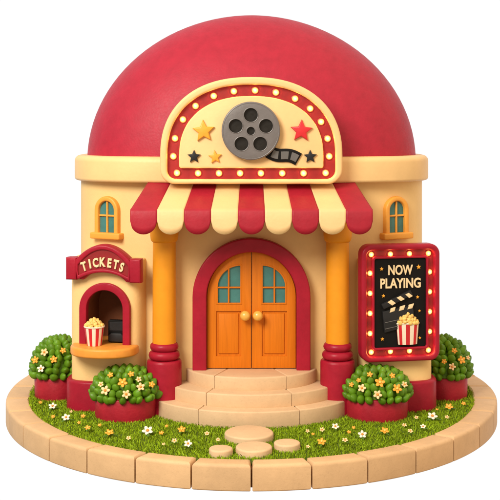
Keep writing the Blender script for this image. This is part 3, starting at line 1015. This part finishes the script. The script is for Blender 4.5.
HEADS = {}
def head_meshes(kind):
    if kind in HEADS: return HEADS[kind]
    pet, eye = {'white': ('white_petal', 'bloom_eye'), 'cream': ('cream_petal', 'bloom_eye'), 'gold': ('gold_petal', 'pale_eye')}[kind]
    p, e = flower_head(1.0, pet, eye)
    po = p.build('petals', M[pet], angle=80); eo = one(e, 'bloom_centre', M[eye], angle=80)
    lv = MB()
    for a, l in ((0.3, 1.75), (2.4, 1.6), (4.4, 1.7)):
        m = Matrix.Rotation(a, 4, 'Z') @ Matrix.Translation((l * 0.55, 0, -0.35)) @ Matrix.Rotation(0.12, 4, 'Y')
        lv.add(ball(1.0, (0, 0, 0), 10, 5, (l * 0.55, 0.26, 0.06)), 0, m)
    lv.add(lathe([(0.07, -1.2), (0.07, 0.0)], 8))
    lo = lv.build('flower_leaves', M['flowerleaf'], angle=80)
    HEADS[kind] = (po.data, eo.data, lo.data)
    for o in (po, eo, lo): bpy.data.objects.remove(o)
    return HEADS[kind]

def put_mesh(name, me, parent, s, rot=None):
    o = bpy.data.objects.new(name, me); COL.objects.link(o)
    o.parent = parent; o.scale = (s, s, s)
    if rot is not None: o.rotation_euler = rot
    return o

def lawn_flower(px, py, R, kind, label):
    z = 0.034 if R > 0.028 else 0.024
    x, y = lawn_at(px, py, z)
    f = empty('lawn_flower', (x, y, z), random.random() * 6)
    tag(f, label, 'flower', 'flowers in the lawn')
    pm, em, lm = head_meshes(kind)
    az = f.rotation_euler.z
    # blooms lean towards the light in front
    q = Matrix.Rotation(-az, 4, 'Z') @ Matrix.Rotation(radians(random.uniform(22, 46)), 4, 'X') @ Matrix.Rotation(az, 4, 'Z')
    e = q.to_euler()
    R *= 0.84
    put_mesh('petals', pm, f, R, e); put_mesh('bloom_centre', em, f, R, e)
    if R > 0.024:
        lf = put_mesh('flower_leaves', lm, f, R)
        lf.location = (0, 0, -0.004)

FL = [
 (52.6, 406, .047, 'white', 'white daisy between the back left pot and the left kerb'),
 (66, 417.4, .047, 'white', 'white daisy on the lawn below the ticket booth plinth'),
 (40.4, 402.4, .024, 'gold', 'small golden flower just below the back left flowerpot'),
 (53, 416.6, .024, 'gold', 'small golden flower on the left rim, left of the white daisy under the booth'),
 (83, 416, .028, 'gold', 'small golden flower right of the white daisy under the booth plinth'),
 (79, 422.6, .020, 'gold', 'tiny golden flower under the small golden one beside the booth plinth'),
 (87.6, 427.6, .033, 'gold', 'golden flower at the left foot of the front left flowerpot'),
 (109.4, 432.4, .047, 'gold', 'large golden flower below the front left flowerpot'),
 (99.6, 425, .021, 'gold', 'tiny golden flower touching the foot of the front left flowerpot'),
 (128.5, 438, .026, 'cream', 'small pale flower between the large golden one and the largest white daisy at left'),
 (71, 411.5, .018, 'cream', 'tiny pale flower at the base of the booth plinth'),
 (147.6, 430.6, .058, 'white', 'largest white daisy on the left lawn, right of the front left flowerpot'),
 (161.4, 432.8, .028, 'gold', 'small golden flower right beside the largest left white daisy'),
 (181.6, 429.4, .043, 'gold', 'golden flower below the left end of the bottom step'),
 (174.4, 440.6, .030, 'cream', 'small cream flower below the golden one under the bottom step'),
 (188, 443.6, .042, 'white', 'white flower near the kerb, left of the smallest stepping stone'),
 (207, 433.4, .027, 'cream', 'small cream flower left of the largest stepping stone'),
 (218, 439.6, .023, 'cream', 'tiny cream flower just above the smallest stepping stone'),
 (166.6, 426, .019, 'gold', 'tiny golden flower behind the largest left daisy, near the bottom step'),
 (163.6, 444, .018, 'cream', 'tiny pale flower by the kerb below the small golden flower'),
 (335.4, 426.4, .040, 'white', 'white flower left of the front right flowerpot foot'),
 (321.6, 441.6, .046, 'gold', 'golden flower right of the small right stepping stone'),
 (345, 440, .032, 'cream', 'cream flower right of the golden flower near the right front kerb'),
 (362.4, 434.4, .046, 'white', 'white flower below the middle of the front right flowerpot'),
 (384.8, 430.6, .046, 'gold', 'large golden flower below the front right flowerpot'),
 (322, 429.6, .028, 'cream', 'small cream flower under the right end of the bottom step'),
 (349, 432, .023, 'gold', 'small golden flower between the two white flowers under the right pot'),
 (307.6, 431, .022, 'cream', 'tiny cream flower right of the largest stepping stone'),
 (308, 446.5, .020, 'cream', 'tiny pale flower right of the small stepping stone near the kerb'),
 (313, 434, .018, 'gold', 'tiny golden flower above the golden flower by the small stepping stone'),
 (353.6, 427.6, .020, 'gold', 'tiny golden flower at the left foot of the front right flowerpot'),
 (404.4, 425, .028, 'cream', 'small cream flower at the right foot of the front right flowerpot'),
 (410.4, 431, .029, 'cream', 'cream flower near the kerb, right of the large golden one'),
 (423, 426.4, .031, 'white', 'small white flower left below the biggest right daisy'),
 (432.4, 416, .056, 'white', 'biggest white daisy on the right lawn below the poster bay'),
 (447, 417, .026, 'cream', 'small cream flower right of the biggest right daisy'),
 (449, 406.6, .046, 'gold', 'golden flower below the back right flowerpot'),
 (463.6, 403.4, .027, 'gold', 'small golden flower by the right kerb under the back right pot'),
 (416.4, 417.4, .024, 'cream', 'small pale flower below the poster bay plinth'),
 (437, 409.4, .018, 'gold', 'tiny golden flower at the right end of the poster bay plinth'),
]
for a in FL: lawn_flower(*a)

# ------------------------------------------------------------------ potted shrubs
def egg(R, d, seed):
    """one plump leaf pointing along d"""
    rnd = random.Random(seed)
    v, f = ball(1.0, (0, 0, 0), 12, 9, (1, 1, 1))
    v2 = []
    for x, y, z in v:
        k = 1.0 - 0.12 * z - 0.34 * max(0.0, z) ** 2
        v2.append((x * R * 1.02 * k, y * R * 0.84 * k, z * R * 1.22 + 0.10 * R * abs(x)))
    q = Vector(d).to_track_quat('Z', 'Y')
    r = Matrix.Rotation(rnd.random() * 6.28, 4, 'Z')
    m = q.to_matrix().to_4x4() @ r
    return [tuple(m @ Vector(p)) for p in v2], f

def potted_shrub(x, y, r_pot, h_pot, rb, hb, zb, label, flowers, dense, seed):
    P = empty('potted_shrub', (x, y, 0))
    tag(P, label, 'potted shrub', 'round red pots of flowering shrub')
    one(lathe([(r_pot * 0.97, -0.03), (r_pot * 0.985, 0.02), (r_pot, h_pot - 0.015), (r_pot - 0.006, h_pot - 0.004), (r_pot - 0.02, h_pot), (r_pot - 0.045, h_pot - 0.002), (r_pot - 0.05, h_pot - 0.03)], 56), 'pot', M['potred'], P)
    rnd = random.Random(seed)
    mb = MB()
    R = 0.0400
    # rings of leaves from the rim to the crown
    rows = dense
    core = ball(1.0, (0, 0, 0), 20, 12, (rb * 0.76, rb * 0.76, hb * 0.70))
    mb.add(([(p[0], p[1], zb + max(-0.02, p[2])) for p in core[0]], core[1]))
    for k in range(rows):
        q = k / (rows - 1)
        el = radians(1 + 84 * q)
        rr = rb * cos(el) * 0.88; zz = zb + hb * 0.88 * sin(el)
        n = max(1, int(round(2 * PI * rr / (R * 1.90))))
        for i in range(n):
            a = 2 * PI * (i + 0.5 * (k % 2)) / n + rnd.uniform(-.1, .1)
            out = Vector((cos(a) * cos(el) / rb, sin(a) * cos(el) / rb, sin(el) / hb * 0.9)).normalized()
            d = (out + Vector((rnd.uniform(-.2, .2), rnd.uniform(-.2, .2), 0.45 + rnd.uniform(-.25, .3)))).normalized()
            s = R * rnd.uniform(0.92, 1.10)
            jit = rnd.uniform(-0.008, 0.008)
            c = Vector((rr * cos(a), rr * sin(a), zz)) + out * jit
            v, f = egg(s, d, rnd.random())
            mb.add(([(p[0] + c.x, p[1] + c.y, p[2] + c.z) for p in v], f))
    mb.build('foliage', M['leaf'], P, angle=80)
    for (dx, dz, R_, kind) in flowers:
        # dx, dz in units of the bush's half width / height, on its camera side
        ux = dx * 0.95; uz = min(dz, 0.93)
        s2 = 1 - ux * ux - uz * uz
        uy = -sqrt(max(0.04, s2))
        nrm = Vector((ux / rb, uy / rb, uz / hb)).normalized()
        pos = Vector((ux * rb * 0.99, uy * rb * 0.99, zb + uz * hb * 0.99)) + nrm * 0.024
        q = nrm.lerp(Vector((0, -0.9, 0.42)), 0.6).normalized().to_track_quat('Z', 'Y')
        pm, em, lm = head_meshes(kind)
        fl = bpy.data.objects.new('flower', pm); COL.objects.link(fl)
        fl.parent = P; fl.location = pos
        fl.rotation_mode = 'QUATERNION'
        fl.rotation_quaternion = q @ Matrix.Rotation(rnd.random() * 6, 3, 'Z').to_quaternion()
        fl.scale = (R_ * 0.88,) * 3
        put_mesh('bloom_centre', em, fl, 1.0)
    return P

def front_f(lst, cx, hw, cy_b, hgt, sc):
    return [((x - cx) / hw, (cy_b - y) / hgt, r, k) for x, y, r, k in lst]
# front left pot: flowers read from the zoomed photo (crop 85..165 x 360..430, x6.25)
LFf = front_f([(252, 125, .052, 'gold'), (152, 182, .050, 'cream'), (278, 202, .046, 'cream'), (358, 160, .044, 'cream'), (120, 148, .031, 'cream'), (172, 84, .032, 'gold'), (296, 76, .034, 'gold'), (343, 111, .032, 'cream'), (418, 158, .036, 'gold')], 250, 225, 262, 232, 1)
RFf = front_f([(250, 152, .054, 'gold'), (143, 196, .044, 'cream'), (232, 232, .046, 'cream'), (352, 198, .050, 'gold'), (128, 150, .026, 'gold'), (195, 107, .032, 'gold'), (332, 116, .032, 'gold'), (403, 181, .034, 'cream'), (85, 186, .028, 'gold')], 252, 228, 290, 232, 1)
potted_shrub(-1.135, -1.06, 0.282, 0.185, 0.335, 0.245, 0.185, 'low flowering shrub in a round red pot between booth and left column', LFf, 7, 11)
potted_shrub(1.130, -1.06, 0.282, 0.185, 0.335, 0.245, 0.185, 'low flowering shrub in a round red pot between right column and poster board', RFf, 7, 23)
LBf = [(-0.33, 0.62, .045, 'cream'), (0.02, 0.47, .042, 'gold'), (-0.66, 0.42, .044, 'gold'), (-0.42, 0.24, .043, 'white'), (0.3, 0.66, .036, 'gold')]
RBf = [(0.22, 0.66, .034, 'gold'), (0.46, 0.44, .046, 'gold'), (0.10, 0.30, .042, 'cream'), (-0.16, 0.42, .030, 'gold'), (0.72, 0.46, .026, 'cream')]
potted_shrub(-1.872, -0.36, 0.225, 0.20, 0.270, 0.365, 0.215, 'taller flowering shrub in a red pot left of the ticket booth', LBf, 9, 37)
potted_shrub(1.862, -0.36, 0.225, 0.20, 0.270, 0.365, 0.215, 'taller flowering shrub in a red pot behind the right poster bay', RBf, 9, 41)
